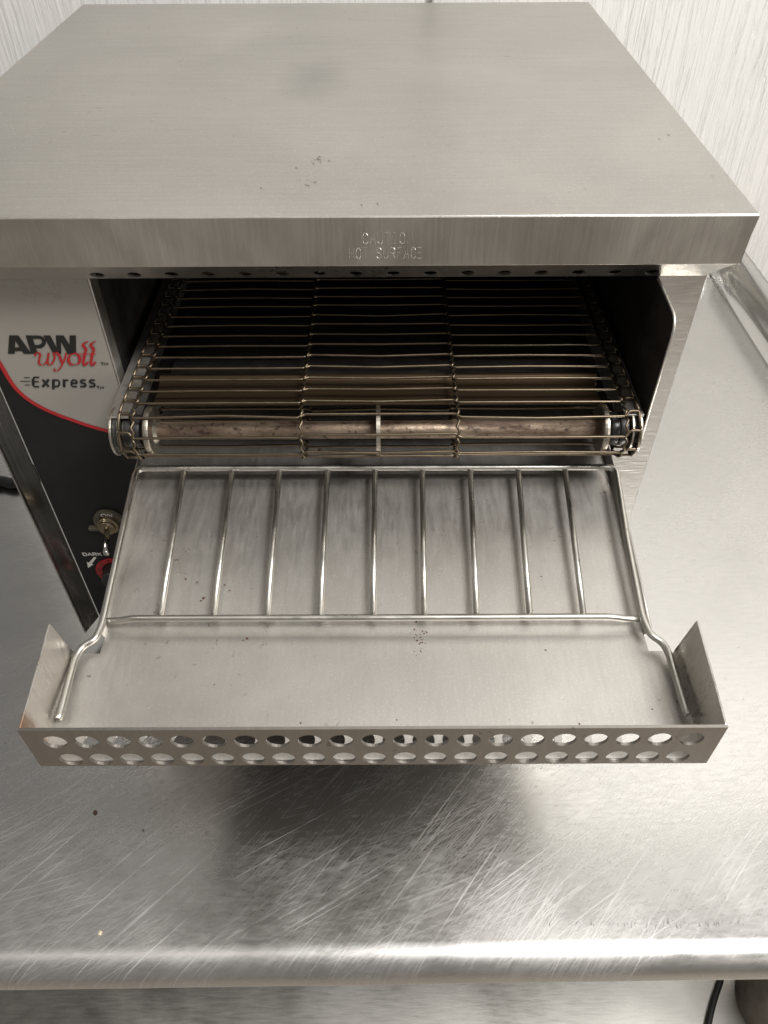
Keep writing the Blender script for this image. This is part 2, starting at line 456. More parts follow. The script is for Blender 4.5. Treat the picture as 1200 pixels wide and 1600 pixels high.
# top cover: folded sheet, open below
bm = bmesh.new()
def ringv(x0, x1, y0, y1, z): return [bm.verts.new(p) for p in ((x0, y0, z), (x1, y0, z), (x1, y1, z), (x0, y1, z))]
a = ringv(CX0, CX1, CY0, CY1, CZT); bm.faces.new(a)
b = ringv(CX0 + 0.001, CX1 - 0.001, CY0, CY1, CZB)
for i in (1, 2, 3):
    bm.faces.new((a[i], b[i], b[(i + 1) % 4], a[(i + 1) % 4]))
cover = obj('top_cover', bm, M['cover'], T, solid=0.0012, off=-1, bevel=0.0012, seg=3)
bm = bmesh.new()
prism(bm, [(CX0, CY0, CZT - 0.0), (CX1, CY0, CZT - 0.0), (CX1 - 0.0025, CY0, CZB), (CX0 + 0.0025, CY0, CZB)], (0, -0.0012, 0))
lip = obj('front_lip', bm, M['lip'], cover, bevel=0.0011, seg=4)
# slanted vent strip under the lip with a row of round holes
S_, A_ = 0.0165, math.radians(48)
def strip_pt(u, v): return (u, CY0 - 0.0005 + v * math.cos(A_), CZB + 0.0002 - v * math.sin(A_))
hu = [at(155 + 57.35 * i, 430, Y=0.0095).x for i in range(16)]
p_ = (hu[-1] - hu[0]) / 15; hu = [hu[0] + p_ * i for i in range(16)]
bm = perforated(bmesh.new(), CX0 + 0.006, CX1 - 0.004, 0.0, S_, [(0.0075, 0.0155, 0.0115, hu)], 0.0036, strip_pt)
for v in bm.verts:      # mitred right end
    if v.co.x > CX1 - 0.006: v.co.x -= 0.75 * (CZB - v.co.z)
obj('vent_strip', bm, M['side'], cover, solid=0.001, off=-1)

k = DARK_REFLECTION      # soft dark reflection painted into the cover colour
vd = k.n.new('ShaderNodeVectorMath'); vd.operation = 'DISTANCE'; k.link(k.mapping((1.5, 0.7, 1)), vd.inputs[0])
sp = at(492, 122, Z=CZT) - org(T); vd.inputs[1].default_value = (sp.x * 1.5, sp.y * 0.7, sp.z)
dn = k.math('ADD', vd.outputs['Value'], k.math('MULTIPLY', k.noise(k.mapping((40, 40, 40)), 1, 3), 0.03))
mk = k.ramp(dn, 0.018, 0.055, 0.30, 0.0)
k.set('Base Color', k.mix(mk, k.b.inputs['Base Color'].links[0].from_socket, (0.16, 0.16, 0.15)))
# single stroke lettering -------------------------------------------------
SF = {
 'C': [[(.95, .8), (.7, 1), (.3, 1), (.05, .75), (.05, .25), (.3, 0), (.7, 0), (.95, .2)]],
 'A': [[(0, 0), (.5, 1), (1, 0)], [(.2, .38), (.8, .38)]],
 'U': [[(.05, 1), (.05, .25), (.3, 0), (.7, 0), (.95, .25), (.95, 1)]],
 'T': [[(0, 1), (1, 1)], [(.5, 1), (.5, 0)]],
 'I': [[(.2, 1), (.8, 1)], [(.5, 1), (.5, 0)], [(.2, 0), (.8, 0)]],
 'O': [[(.3, 0), (.05, .25), (.05, .75), (.3, 1), (.7, 1), (.95, .75), (.95, .25), (.7, 0), (.3, 0)]],
 'N': [[(.05, 0), (.05, 1), (.95, 0), (.95, 1)]],
 'H': [[(.05, 0), (.05, 1)], [(.95, 0), (.95, 1)], [(.05, .5), (.95, .5)]],
 'S': [[(.95, .82), (.7, 1), (.3, 1), (.05, .8), (.15, .58), (.85, .42), (.95, .2), (.7, 0), (.3, 0), (.05, .18)]],
 'R': [[(.05, 0), (.05, 1), (.7, 1), (.95, .85), (.95, .65), (.7, .5), (.05, .5)], [(.5, .5), (.95, 0)]],
 'F': [[(.05, 0), (.05, 1), (.95, 1)], [(.05, .52), (.75, .52)]],
 'E': [[(.95, 0), (.05, 0), (.05, 1), (.95, 1)], [(.05, .52), (.75, .52)]],
 'D': [[(.05, 0), (.05, 1), (.6, 1), (.95, .75), (.95, .25), (.6, 0), (.05, 0)]],
 'K': [[(.05, 0), (.05, 1)], [(.9, 1), (.08, .45)], [(.3, .6), (.95, 0)]],
 'M': [[(0, 0), (0, 1), (.5, .3), (1, 1), (1, 0)]],
}
def stroke_text(txt, x0, x1, z0, h, frac=0.72):
    n = len(txt); adv = (x1 - x0) / n; out = []
    for i, ch in enumerate(txt):
        for st in SF.get(ch, []):
            out.append([(x0 + adv * (i + (1 - frac) / 2 + frac * u), z0 + h * v) for u, v in st])
    return out

def ribbon(bm, pts, hw, y, nib=None):
    """flat stroke in the xz plane at depth y; nib=(angle, thin) gives a broad-pen stroke"""
    P = [Vector((p[0], p[1])) for p in pts]; L = []; Rr = []
    for i, p in enumerate(P):
        t = (P[min(i + 1, len(P) - 1)] - P[max(i - 1, 0)]).normalized()
        nrm = Vector((-t.y, t.x)); k = 1.0
        if 0 < i < len(P) - 1:
            t1 = (P[i] - P[i - 1]).normalized(); t2 = (P[i + 1] - P[i]).normalized()
            k = min(1.4, 1 / max(0.6, math.sqrt(max(0.0, (1 + t1.dot(t2)) / 2))))
        wdt = hw
        if nib:
            wdt = hw * (nib[1] + (1 - nib[1]) * abs(math.sin(math.atan2(t.y, t.x) - nib[0])))
        L.append(bm.verts.new((p.x + nrm.x * wdt * k, y, p.y + nrm.y * wdt * k)))
        Rr.append(bm.verts.new((p.x - nrm.x * wdt * k, y, p.y - nrm.y * wdt * k)))
    for i in range(len(P) - 1):
        bm.faces.new((L[i], Rr[i], Rr[i + 1], L[i + 1]))

# stamped warning on the lip: thin raised strokes
bm = bmesh.new()
yl = CY0 - 0.0013
def lp(px, py): p = at(px, py, Y=yl); return p.x, p.z
for txt, ax, ay, bx, by in (('CAUTION', 565, 381, 646, 364), ('HOT SURFACE', 544, 404, 662, 387)):
    x0, z0 = lp(ax, ay); x1, z1 = lp(bx, by)
    for st in stroke_text(txt, x0, x1, z0, z1 - z0):
        st = [(u, z) for u, z in st]
        tube(bm, [(u, yl + 0.0001, z) for u, z in st], 0.00028, 6)
obj('stamped_warning', bm, M['engrave'], cover)

# body
obj('side_panel', B(FX0 - 0.0012, FX0, FY + 0.002, BY, BZ0, BZ1), M['side'], T)
obj('side_panel', B(FX1 - 0.0012, FX1, FY + 0.0025, BY, BZ0, BZ1), M['side'], T)
obj('back_panel', B(FX0, FX1 - 0.0012, BY - 0.0012, BY + 0.001, BZ0 + 0.001, BZ1), M['side'], T)
obj('base_pan', B(FX0 + 0.001, FX1 - 0.002, FY + 0.004, BY - 0.003, BZ0 - 0.001, BZ0 + 0.0005), M['side'], T)
obj('front_post', prism(bmesh.new(), [(OX1 + 0.0002, FY, BZ0), (FX1, FY, BZ0), (FX1, FY, BZ1), (OX1 + 0.0002, FY, BZ1)], (0, 0.0018, 0)), M['post'], T, bevel=0.0006)
for x in (FX0 + 0.03, FX1 - 0.03):
    for y in (0.06, BY - 0.05):
        obj('foot', lathe_z(bmesh.new(), [(0.012, 0.0), (0.013, 0.002), (0.0145, BZ0 - 0.0012)], x, y, 20), M['cord'], T, smooth=True)

# oven interior
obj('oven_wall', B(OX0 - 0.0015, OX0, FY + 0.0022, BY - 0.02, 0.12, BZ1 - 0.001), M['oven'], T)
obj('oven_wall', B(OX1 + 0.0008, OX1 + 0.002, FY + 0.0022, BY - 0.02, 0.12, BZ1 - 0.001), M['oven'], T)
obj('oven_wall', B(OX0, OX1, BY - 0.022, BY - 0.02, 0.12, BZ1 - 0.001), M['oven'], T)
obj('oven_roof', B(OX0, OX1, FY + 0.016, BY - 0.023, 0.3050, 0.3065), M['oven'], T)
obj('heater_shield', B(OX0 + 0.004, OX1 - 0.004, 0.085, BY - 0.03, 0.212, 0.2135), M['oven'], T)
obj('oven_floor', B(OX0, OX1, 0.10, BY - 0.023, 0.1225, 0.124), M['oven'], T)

# control panel -----------------------------------------------------------
PX0, PX1 = FX0 + 0.0002, OX0 - 0.0005
panel = obj('control_panel', B(PX0, PX1, FY, FY + 0.0018, BZ0 + 0.001, BZ1), M['black_panel'], T)
obj('panel_edge', B(PX1 + 0.0001, PX1 + 0.0012, FY - 0.0008, FY + 0.010, 0.150, BZ1 - 0.0005), M['post'], T, bevel=0.0003)
def pp(px, py): p = at(px, py, Y=FY); return (p.x, p.z)
curve_px = [(-60, 470), (-30, 520), (0, 566), (13, 588), (24, 604), (40, 619), (60, 632), (85, 644), (115, 655), (145, 665), (190, 677), (235, 688)]
cv = spline([Vector(pp(*q) + (0,)) for q in curve_px], 6)
cv = [(max(PX0 + 0.0004, min(PX1 - 0.0002, p.x)), p.y) for p in cv]
bm = bmesh.new(); y = FY - 0.0003
top = BZ1 - 0.001
for (xa, za), (xb, zb) in zip(cv, cv[1:]):
    if xb - xa > 1e-7: face(bm, [(xa, y, za), (xb, y, zb), (xb, y, top), (xa, y, top)])
bmesh.ops.remove_doubles(bm, verts=bm.verts, dist=1e-6)
obj('grey_overlay', bm, M['grey_panel'], panel)
bm = bmesh.new(); cvs = [c for i, c in enumerate(cv) if i == 0 or (Vector(c) - Vector(cv[i - 1])).length > 1e-5]
ribbon(bm, [(x, z - 0.0006) for x, z in cvs], 0.0013, FY - 0.0006)
for v in bm.verts: v.co.x = max(PX0 + 0.0002, min(PX1 - 0.0001, v.co.x))
obj('red_stripe', bm, M['red'], panel)

Z1 = lambda x, y: pp(x / 6.6667, 510 + y / 6.6667)
PXM = 0.000372 / 6.6667
yi = FY - 0.0007
bm = bmesh.new()
for poly in ([(100, 87), (166, 87), (158, 278), (88, 278)], [(130, 87), (195, 87), (333, 278), (252, 278)], [(158, 212), (214, 212), (240, 250), (158, 250)],
             [(272, 87), (335, 87), (398, 278), (330, 278)],
             [(455, 87), (528, 87), (625, 278), (560, 278)], [(585, 87), (640, 87), (642, 278), (598, 278)], [(606, 87), (666, 87), (790, 278), (708, 278)], [(727, 87), (795, 87), (797, 278), (735, 278)]):
    face(bm, [(Z1(*q)[0], yi, Z1(*q)[1]) for q in poly]); yi -= 0.000004
ribbon(bm, [Z1(q.x, q.y) for q in spline([Vector(v) for v in ((310, 107, 0), (420, 107, 0), (457, 135, 0), (458, 172, 0), (425, 201, 0), (365, 202, 0))], 5)], 19 * PXM, yi)
obj('logo_block_letters', bm, M['black_ink'], panel)
bm = bmesh.new(); yi = FY - 0.0009
nib = (math.radians(15), 0.22)
def cal(pts, hw=13, n=(math.radians(15), 0.25)):
    global yi
    ribbon(bm, [Z1(q.x, q.y) for q in spline([Vector((a, b, 0)) for a, b in pts], 6)], hw * PXM, yi, n); yi -= 0.000004
cal([(368, 300), (380, 272), (402, 266), (424, 285), (414, 335), (412, 372), (432, 392), (468, 384), (498, 345), (512, 268)])
cal([(512, 268), (502, 335), (502, 372), (522, 392), (552, 372), (573, 320), (570, 285), (556, 272)])
cal([(556, 272), (590, 264), (618, 285), (640, 340), (652, 375)], 15)
cal([(694, 268), (680, 330), (650, 395), (618, 440), (590, 455), (570, 445), (576, 428)], 11)
cal([(775, 272), (735, 290), (718, 335), (735, 380), (775, 392)], 17)
cal([(775, 392), (820, 378), (836, 335), (820, 288), (775, 272)], 17)
for dx in (0, 80):
    cal([(922 + dx, 147), (885 + dx, 165), (870 + dx, 190), (892 + dx, 215), (900 + dx, 240), (886 + dx, 280), (878 + dx, 330), (872 + dx, 372), (890 + dx, 394), (922 + dx, 362)], 17)
ribbon(bm, [Z1(842, 278), Z1(1003, 278)], 5 * PXM, yi)
obj('logo_script', bm, M['red'], panel)
bm = bmesh.new(); yi = FY - 0.0007
def st(pts, hw):
    global yi
    ribbon(bm, [Z1(*q) for q in pts], hw * PXM, yi); yi -= 0.000003
for l in ([(255, 527), (315, 527)], [(215, 565), (320, 565)], [(260, 603), (320, 603)]): st(l, 4.5)
st([(412, 524), (362, 524), (350, 538), (350, 608), (362, 621), (414, 621)], 9); st([(350, 545), (350, 602)], 15); st([(352, 569), (408, 569)], 8)
st([(448, 546), (512, 622)], 13); st([(512, 546), (448, 622)], 13)
st([(560, 546), (560, 646)], 14); st([(560, 552), (606, 552), (622, 568), (622, 600), (606, 618), (560, 618)], 9)
st([(672, 546), (672, 624)], 14); st([(676, 562), (694, 552), (718, 556)], 9)
st([(750, 584), (805, 584), (805, 566), (790, 552), (762, 552), (748, 568), (748, 604), (762, 619), (806, 619)], 9)
for dx in (0, 95):
    st([(897 + dx, 552), (855 + dx, 552), (842 + dx, 566), (850 + dx, 580), (890 + dx, 588), (898 + dx, 604), (886 + dx, 619), (838 + dx, 619)], 10)
for (ax, ay, bx, by) in ((1055, 396, 1125, 370), (1010, 642, 1080, 616)):
    p, q = Z1(ax, ay), Z1(bx, by)
    for s_ in stroke_text('TM', p[0], q[0], p[1], q[1] - p[1], 0.8): ribbon(bm, s_, 4 * PXM, yi); yi -= 0.000003
obj('panel_lettering', bm, M['black_ink'], panel)
bm = bmesh.new()
def wtext(txt, ax, ay, bx, by, hw):
    p, q = pp(ax, ay), pp(bx, by)
    for s_ in stroke_text(txt, p[0], q[0], p[1], q[1] - p[1], 0.78): ribbon(bm, s_, hw, FY - 0.0005)
wtext('DARK', 130, 867.5, 159, 863, 0.0004)
obj('dark_legend', bm, M['white_ink'], panel); bm = bmesh.new()
bmf = [pp(*q) for q in ((147.5, 869), (151, 870.5), (143.5, 880.5), (146.5, 881), (138, 886.5), (136, 877), (139, 878.5))]
face(bm, [(x, FY - 0.0005, z) for x, z in bmf])
obj('dark_arrow', bm, M['white_ink'], panel)
# red dial ring with dark ticks
cx, cz = pp(183, 893)
bm = bmesh.new(); n = 48
ro, ri = 0.0155, 0.0108
for i in range(n):
    a0, a1 = 2 * math.pi * i / n, 2 * math.pi * (i + 1) / n
    face(bm, [(cx + r * math.cos(a), FY - 0.0005, cz + r * math.sin(a)) for r, a in ((ri, a0), (ro, a0), (ro, a1), (ri, a1))])
dial = obj('dial_ring', bm, M['red'], panel)
bm = bmesh.new()
for i in range(12):
    a = 2 * math.pi * (i + 0.5) / 12; d = Vector((math.cos(a), math.sin(a))); t = Vector((-d.y, d.x)) * 0.0004
    c0, c1 = Vector((cx, cz)) + d * 0.0122, Vector((cx, cz)) + d * 0.0142
    face(bm, [(q.x, FY - 0.0007, q.y) for q in (c0 - t, c0 + t, c1 + t, c1 - t)])
obj('dial_tick', bm, M['black_ink'], dial)
def lathe_y(bm, prof, cx, cz, n=28):
    rings = []
    for yv, r in prof: rings.append([bm.verts.new((cx + r * math.cos(2 * math.pi * j / n), yv, cz + r * math.sin(2 * math.pi * j / n))) for j in range(n)])
    for a, b in zip(rings, rings[1:]):
        for j in range(n): bm.faces.new((a[j], a[(j + 1) % n], b[(j + 1) % n], b[j]))
    bm.faces.new(rings[0][::-1]); bm.faces.new(rings[-1]); return bm
obj('dial_knob', lathe_y(bmesh.new(), [(FY - 0.0002, 0.010), (FY - 0.010, 0.009), (FY - 0.011, 0.008)], cx, cz), M['cord'], T, bevel=0.0004)
# toggle switch
cx, cz = pp(171, 812)
bm = lathe_y(bmesh.new(), [(FY - 0.0002, 0.0108), (FY - 0.0030, 0.0104)], cx, cz, 36)
sw = obj('switch_guard', bm, M['olive'], T, bevel=0.0004)
bm = B(cx - 0.0155, cx + 0.0155, FY - 0.0042, FY - 0.0002, cz - 0.0075, cz - 0.0045)
obj('guard_bar', bm, M['olive'], sw, bevel=0.0008)
bm = lathe_y(bmesh.new(), [(FY - 0.0031, 0.0076), (FY - 0.0060, 0.0074), (FY - 0.0062, 0.0060), (FY - 0.0085, 0.0058)], cx, cz - 0.0008, 28)
obj('nut', bm, M['brass'], sw, bevel=0.0003)
L0 = Vector((cx, FY - 0.0085, cz - 0.001)); L1 = at(166.5, 868, Y=-0.010)
bm = tube(bmesh.new(), [L0, L0.lerp(L1, 0.9), L1], 0.0022, 16, radii=[0.0018, 0.0024, 0.0019])
obj('lever', bm, M['trim'], sw, smooth=True)
wp = [pp(160, 803), pp(177, 798)]
bm = bmesh.new()
for s_ in stroke_text('ON', wp[0][0], wp[1][0], wp[0][1] + 0.0005, 0.0026, 0.8): ribbon(bm, s_, 0.00035, FY - 0.00325)
obj('switch_legend', bm, M['white_ink'], sw)

# left bright trim, flared forward
bm = bmesh.new()
tp = [(FX0 - 0.0002, FY - 0.0002), (FX0 - 0.0005, FY - 0.0008), (-0.2350, 0.0015), (-0.2356, -0.0008), (-0.2366, -0.0006), (-0.2358, 0.0022), (FX0 - 0.0022, FY - 0.0002)]
prism(bm, [(x, yv, BZ0 - 0.001) for x, yv in tp], (0, 0, BZ1 - BZ0 - 0.002))
obj('side_trim', bm, M['trim'], T, bevel=0.0004)

# right-hand guard plate at the mouth
gz1, gz0, gy = 0.3070, 0.222, -0.0250
bm = bmesh.new()
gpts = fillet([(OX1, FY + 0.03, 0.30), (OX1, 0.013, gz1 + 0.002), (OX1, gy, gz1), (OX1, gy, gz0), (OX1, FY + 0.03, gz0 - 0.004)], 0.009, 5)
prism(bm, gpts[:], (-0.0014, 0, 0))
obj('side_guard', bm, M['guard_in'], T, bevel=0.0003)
bm = bmesh.new()   # bare steel cut edge of the guard
edge = [Vector(q) + Vector((-0.0007, 0, 0)) for q in fillet([(OX1, 0.013, gz1 + 0.002), (OX1, gy, gz1), (OX1, gy, gz0)], 0.009, 6)]
edge = [Vector((e.x, e.y - 0.0002, e.z)) for e in edge]
tube(bm, edge, 0.00085, 6)
obj('guard_rim', bm, M['post'], T, smooth=True)

# conveyor ----------------------------------------------------------------
RY, RZ, RR = -0.0216, 0.2355, 0.0150     # front roller axis and belt radius
BX0, BX1 = -0.1385, 0.1342               # straight part of the belt
pitch = 0.01150
def belt(x, s, lift=0.0):
    """s = distance along the belt, 0 at the crown of the front roller, positive over the front and back below"""
    r = RR + lift
    if s <= 0: return Vector((x, RY - s, RZ + r))
    a = s / RR
    if a <= math.pi: return Vector((x, RY - r * math.sin(a), RZ + r * math.cos(a)))
    return Vector((x, RY + (s - math.pi * RR), RZ - r))
S0 = 0.0055
wr = 0.00078
J1, J2 = at(470, 650, Z=RZ + RR).x, at(716, 650, Z=RZ + RR).x
for i in range(-32, 8):
    s = S0 + i * pitch
    bm = bmesh.new()
    o_, q_ = 0.0010, -0.0012
    sag = random.uniform(-0.0012, 0.0012); s += random.uniform(-0.0005, 0.0005)
    pts = [(BX0 - 0.0068, s + 0.0080), (BX0 - 0.0068, s - 0.0024), (BX0 - 0.001, s - 0.0024), (BX0 + 0.0012, s + o_)]
    pts += [(BX0 + 0.05, s + o_ + sag - 0.0005), (J1 - 0.0015, s + o_), (J1 + 0.0015, s + q_), ((J1 + J2) / 2, s + q_ + sag + 0.0009), (J2 - 0.0015, s + q_), (J2 + 0.0015, s + o_), (BX1 - 0.05, s + o_ - sag)]
    pts += [(BX1 - 0.0012, s + o_), (BX1 + 0.001, s - 0.0024), (BX1 + 0.0064, s - 0.0024), (BX1 + 0.0064, s + 0.0080)]
    P = [belt(x, v, random.uniform(-0.0001, 0.0001)) for x, v in pts]
    tube(bm, fillet(P, 0.0012, 3), wr, 7)
    for xl in (BX0 + 0.0012, J1, J2, BX1 - 0.0012):       # link hooking onto the next rod
        ll = [belt(xl + 0.0008 * (1 if k % 2 else -1), s + o_ + (pitch - 0.0004) * k / 4, 0.0007 if 0 < k < 4 else 0) for k in range(5)]
        tube(bm, ll, wr * 1.05, 6)
    obj('belt_wire', bm, M['beltwire'], T, smooth=True)
# roller
bm = lathe_x(bmesh.new(), [(-0.1462, 0.0035), (0.1395, 0.0035)], RY, RZ, 16)
shaft = obj('roller_shaft', bm, M['disc'], T, smooth=False)
obj('roller_tube', lathe_x(bmesh.new(), [(-0.1325, 0.0048), (-0.1322, 0.0051), (0.1245, 0.0051), (0.1248, 0.0048)], RY, RZ, 28), M['scorched'], shaft, smooth=True)
for xa, sgn in ((-0.1325, 1), (0.1215, 1)):
    obj('roller_disc', lathe_x(bmesh.new(), [(xa - 0.0005, 0.0052), (xa - 0.0003, RR - 0.0016), (xa + 0.0003, RR - 0.0010), (xa + 0.0016, RR - 0.0008), (xa + 0.0029, RR - 0.0010), (xa + 0.0034, RR - 0.0018), (xa + 0.0036, 0.0075), (xa + 0.0055, 0.0053)], RY, RZ, 44), M['disc'], shaft, smooth=False, bevel=0.0002)
xm = at(591, 668, Y=RY - 0.014).x
obj('centre_disc', lathe_x(bmesh.new(), [(xm - 0.0011, 0.0052), (xm - 0.0011, RR - 0.0006), (xm + 0.0011, RR - 0.0006), (xm + 0.0011, 0.0052)], RY, RZ, 44), M['disc'], shaft)
for sx, base in ((-1, -0.1392), (1, 0.1305)):
    d = lambda v: base + sx * v
    pr_ = [(d(-0.0035), 0.0075), (d(-0.0033), 0.0092), (d(0.0005), 0.0094), (d(0.0007), 0.0085), (d(0.0012), 0.0085), (d(0.0014), 0.0094), (d(0.0060), 0.0096), (d(0.0062), 0.0070)]
    if sx < 0: pr_ = pr_[::-1]
    obj('bushing', lathe_x(bmesh.new(), pr_, RY, RZ, 32), M['blackpl'], shaft, smooth=True, bevel=0.0003)
    for off_, rad in ((0.0072, 0.0128), (0.0112, 0.0140)):
        xa = d(off_)
        obj('washer', lathe_x(bmesh.new(), [(xa - 0.0006, 0.0036), (xa - 0.0006, rad), (xa + 0.0006, rad), (xa + 0.0006, 0.0036)], RY, RZ, 40), M['disc'], shaft, bevel=0.0002)
    xa = d(0.0092)
    obj('spacer', lathe_x(bmesh.new(), [(xa - 0.0012, 0.0036), (xa - 0.0012, 0.0118), (xa + 0.0012, 0.0118), (xa + 0.0012, 0.0036)], RY, RZ, 32), M['blackpl'], shaft, smooth=False)
# side rails carrying the belt
for xa, xb in ((-0.1520, -0.1405), (0.1330, OX1 - 0.0030)):
    bm = prism(bmesh.new(), [(xa, RY - 0.004, 0.2485), (xb, RY - 0.004, 0.2485), (xb, BY - 0.03, 0.2485), (xa, BY - 0.03, 0.2485)], (0, 0, -0.0013))
    r_ = obj('belt_rail', bm, M['post'], T, bevel=0.0003)
    xw = xa if xa < 0 else xb
    obj('rail_web', B(xw - 0.0006, xw + 0.0006, RY + 0.016, BY - 0.03, 0.214, 0.2471), M['post'], r_)
# scorched slide plates below the upper run of belt
obj('slide_plate', B(-0.132, 0.1245, -0.0075, 0.0125, 0.2420, 0.2432), M['burnt'], T, bevel=0.0003)
obj('slide_bar', lathe_x(bmesh.new(), [(-0.133, 0.0042), (0.127, 0.0042)], 0.0195, 0.2405, 20), M['burnt'], T, smooth=False)
obj('slide_plate', B(-0.132, 0.1245, 0.0265, 0.10, 0.2330, 0.2342), M['oven'], T)

# power cord leaving behind the left side
cp = spline([(-0.215, BY + 0.002, 0.06), (-0.225, BY + 0.03, 0.04), (-0.26, 0.40, 0.012), (-0.30, 0.30, 0.0055), at(40, 745, Z=0.0055), at(-10, 752, Z=0.0055), at(-140, 770, Z=0.0055), (-0.62, 0.21, 0.0055), (-0.80, 0.26, 0.0055)], 10)
obj('power_cord', tube(bmesh.new(), cp, 0.0052, 14), M['cord'], T, smooth=True)

# ------------------------------------------------------------------ landing tray
TRX0, TRX1 = -0.157, 0.1465
TRY, TRN = -0.1958, -0.1360          # front lip, notch line
FZ = 0.1830
tray = root('landing_tray', (-0.005, -0.16, FZ), 'wide steel landing tray with perforated front lip jutting from the toaster', 'tray')
CH0, CH1 = -0.1450, 0.1345           # chute width at front
def chz(y): return FZ + max(0.0, (y + 0.125)) * 0.070
bm = bmesh.new()
pl = [(TRX0 + 0.0006, TRY + 0.0006), (TRX1 - 0.0006, TRY + 0.0006), (TRX1 - 0.0006, TRN)]
# floor, wide part (with hole-free flat sheet), neck and chute in one sheet
FR = TRY + 0.0225
ys = [FR, TRN, -0.1260, -0.10, -0.06, -0.0158, 0.03, 0.075]
def wid(y):
    t = max(0.0, min(1.0, (y + 0.126) / 0.11)); return (CH0 - 0.0045 * t, CH1 + 0.0045 * t)
rows = []
for y in ys[1:]:
    a, b = wid(y); rows.append([bm.verts.new((x, y, chz(y))) for x in (a, (a + b) / 2, b)])
f0 = [bm.verts.new((x, ys[0], FZ)) for x in (TRX0 + 0.0006, CH0, (CH0 + CH1) / 2, CH1, TRX1 - 0.0006)]
f1l, f1r = bm.verts.new((TRX0 + 0.0006, TRN, FZ)), bm.verts.new((TRX1 - 0.0006, TRN, FZ))
r0 = rows[0]
bm.faces.new((f0[0], f0[1], r0[0], f1l)); bm.faces.new((f0[1], f0[2], r0[1], r0[0])); bm.faces.new((f0[2], f0[3], r0[2], r0[1])); bm.faces.new((f0[3], f0[4], f1r, r0[2]))
for a, b in zip(rows, rows[1:]):
    for j in range(2): bm.faces.new((a[j], a[j + 1], b[j + 1], b[j]))
bmesh.ops.recalc_face_normals(bm, faces=bm.faces)
if sum(f.normal.z for f in bm.faces) < 0: bmesh.ops.reverse_faces(bm, faces=bm.faces)
tray_floor = obj('tray_floor', bm, M['tray'], tray, solid=0.001, off=-1)
for sgn, k_ in ((-1, 0), (1, 1)):    # upturned chute sides
    bm = bmesh.new(); rows = []
    for y in ys[2:]:
        x = wid(y)[k_]; z = chz(y)
        rows.append([bm.verts.new(p) for p in ((x, y, z - 0.0005), (x + sgn * 0.0010, y, z + 0.002), (x + sgn * 0.0016, y, z + 0.0078))])
    for a, b in zip(rows, rows[1:]):
        for j in range(2): bm.faces.new((a[j], b[j], b[j + 1], a[j + 1]))
    obj('chute_side', bm, M['tray'], tray, smooth=True, solid=0.001, off=0)
# wings
LT = 0.2128; WT = 0.2205
for x, sgn, nm in ((TRX0, 1, 'l'), (TRX1, -1, 'r')):
    bm = prism(bmesh.new(), fillet([(x, TRY + 0.0008, FZ - 0.001), (x, TRY + 0.0008, LT), (x, -0.1448, WT), (x, -0.1385, FZ + 0.004), (x, -0.1385, FZ - 0.001), (x, TRY + 0.0008, FZ - 0.001)], 0.0010, 2)[:-1], (sgn * 0.001, 0, 0))
    obj('wing', bm, M['wing'], tray, bevel=0.0003)
# perforated front lip
n_h = 21
u_top = [at(84 + 49.8 * i, 1157, Y=TRY).x for i in (0, 20)]; u_bot = [at(111 + 47.3 * i, 1186, Y=TRY).x for i in (0, 20)]
pt_ = (u_top[1] - u_top[0]) / 20; pb_ = (u_bot[1] - u_bot[0]) / 20
ut = [u_top[0] + pt_ * i for i in range(n_h)]; ub = [u_bot[0] + pb_ * i for i in range(n_h)]
zt = at(600, 1157.5, Y=TRY).z; zb = at(600, 1184.5, Y=TRY).z; hr = 0.0052
LB = zb - hr - 0.0010
zm = (zt + zb) / 2
bm = perforated(bmesh.new(), TRX0, TRX1, LB, LT, [(zb - hr - 0.0006, zm, zb, ub), (zm, zt + hr + 0.0008, zt, ut)], hr, lambda u, v: (u, TRY, v), 24)
obj('front_lip', bm, M['traylip'], tray, solid=0.0014, off=-1)
uf = [u - 0.0048 for u in ut][1:] + [ut[-1] + pt_ - 0.0048]
uf = [u for u in uf if u < TRX1 - 0.012]
bm = perforated(bmesh.new(), TRX0 + 0.0006, TRX1 - 0.0006, TRY + 0.0016, FR, [(TRY + 0.005, TRY + 0.017, TRY + 0.011, uf)], hr, lambda u, v: (u, v, FZ), 24, (0, 0, 1))
obj('drain_strip', bm, M['tray'], tray_floor, solid=0.001, off=-1)

# ------------------------------------------------------------------ wire rack lying in the tray
RK = 0.00185
rack = root('wire_rack', (-0.005, -0.07, 0.195), 'wire rack of nine bars lying in the landing tray below the belt', 'rack')
def rz(y):      # height of the rack plane
    return 0.1915 + (y + 0.122) * 0.100
def rk(px, py, dz=0.0):
    y = -0.07
    for _ in range(12):
        p = at(px, py, Z=rz(y) + dz); y = p.y
    return p
left = [at(90, 1124, Z=FZ + 0.0045), at(93, 1119, Z=FZ + 0.0050), at(117, 1029, Z=FZ + 0.0055), at(128, 1010, Z=FZ + 0.0065), at(149, 999, Z=FZ + 0.0080), rk(160, 975), rk(186, 856), rk(213, 732)]
right = [at(1076, 1117, Z=FZ + 0.0045), at(1072, 1112, Z=FZ + 0.0050), at(1046, 1023, Z=FZ + 0.0055), at(1036, 1004, Z=FZ + 0.0065), at(1016, 992, Z=FZ + 0.0080), rk(1004, 966), rk(980, 845), rk(962, 730)]
path = fillet(left + right[::-1], 0.006, 6)
obj('frame_wire', tube(bmesh.new(), path, RK, 14), M['wire'], rack, smooth=True)
bar = [rk(168, 970, -0.0015), rk(186, 970, -0.0012), rk(205, 966, 0.0010), rk(400, 965.5, 0.0010), rk(600, 965, 0.0010), rk(800, 964, 0.0010), rk(955, 963.5, 0.0010), rk(978, 967, -0.0010), rk(998, 967, -0.0015)]
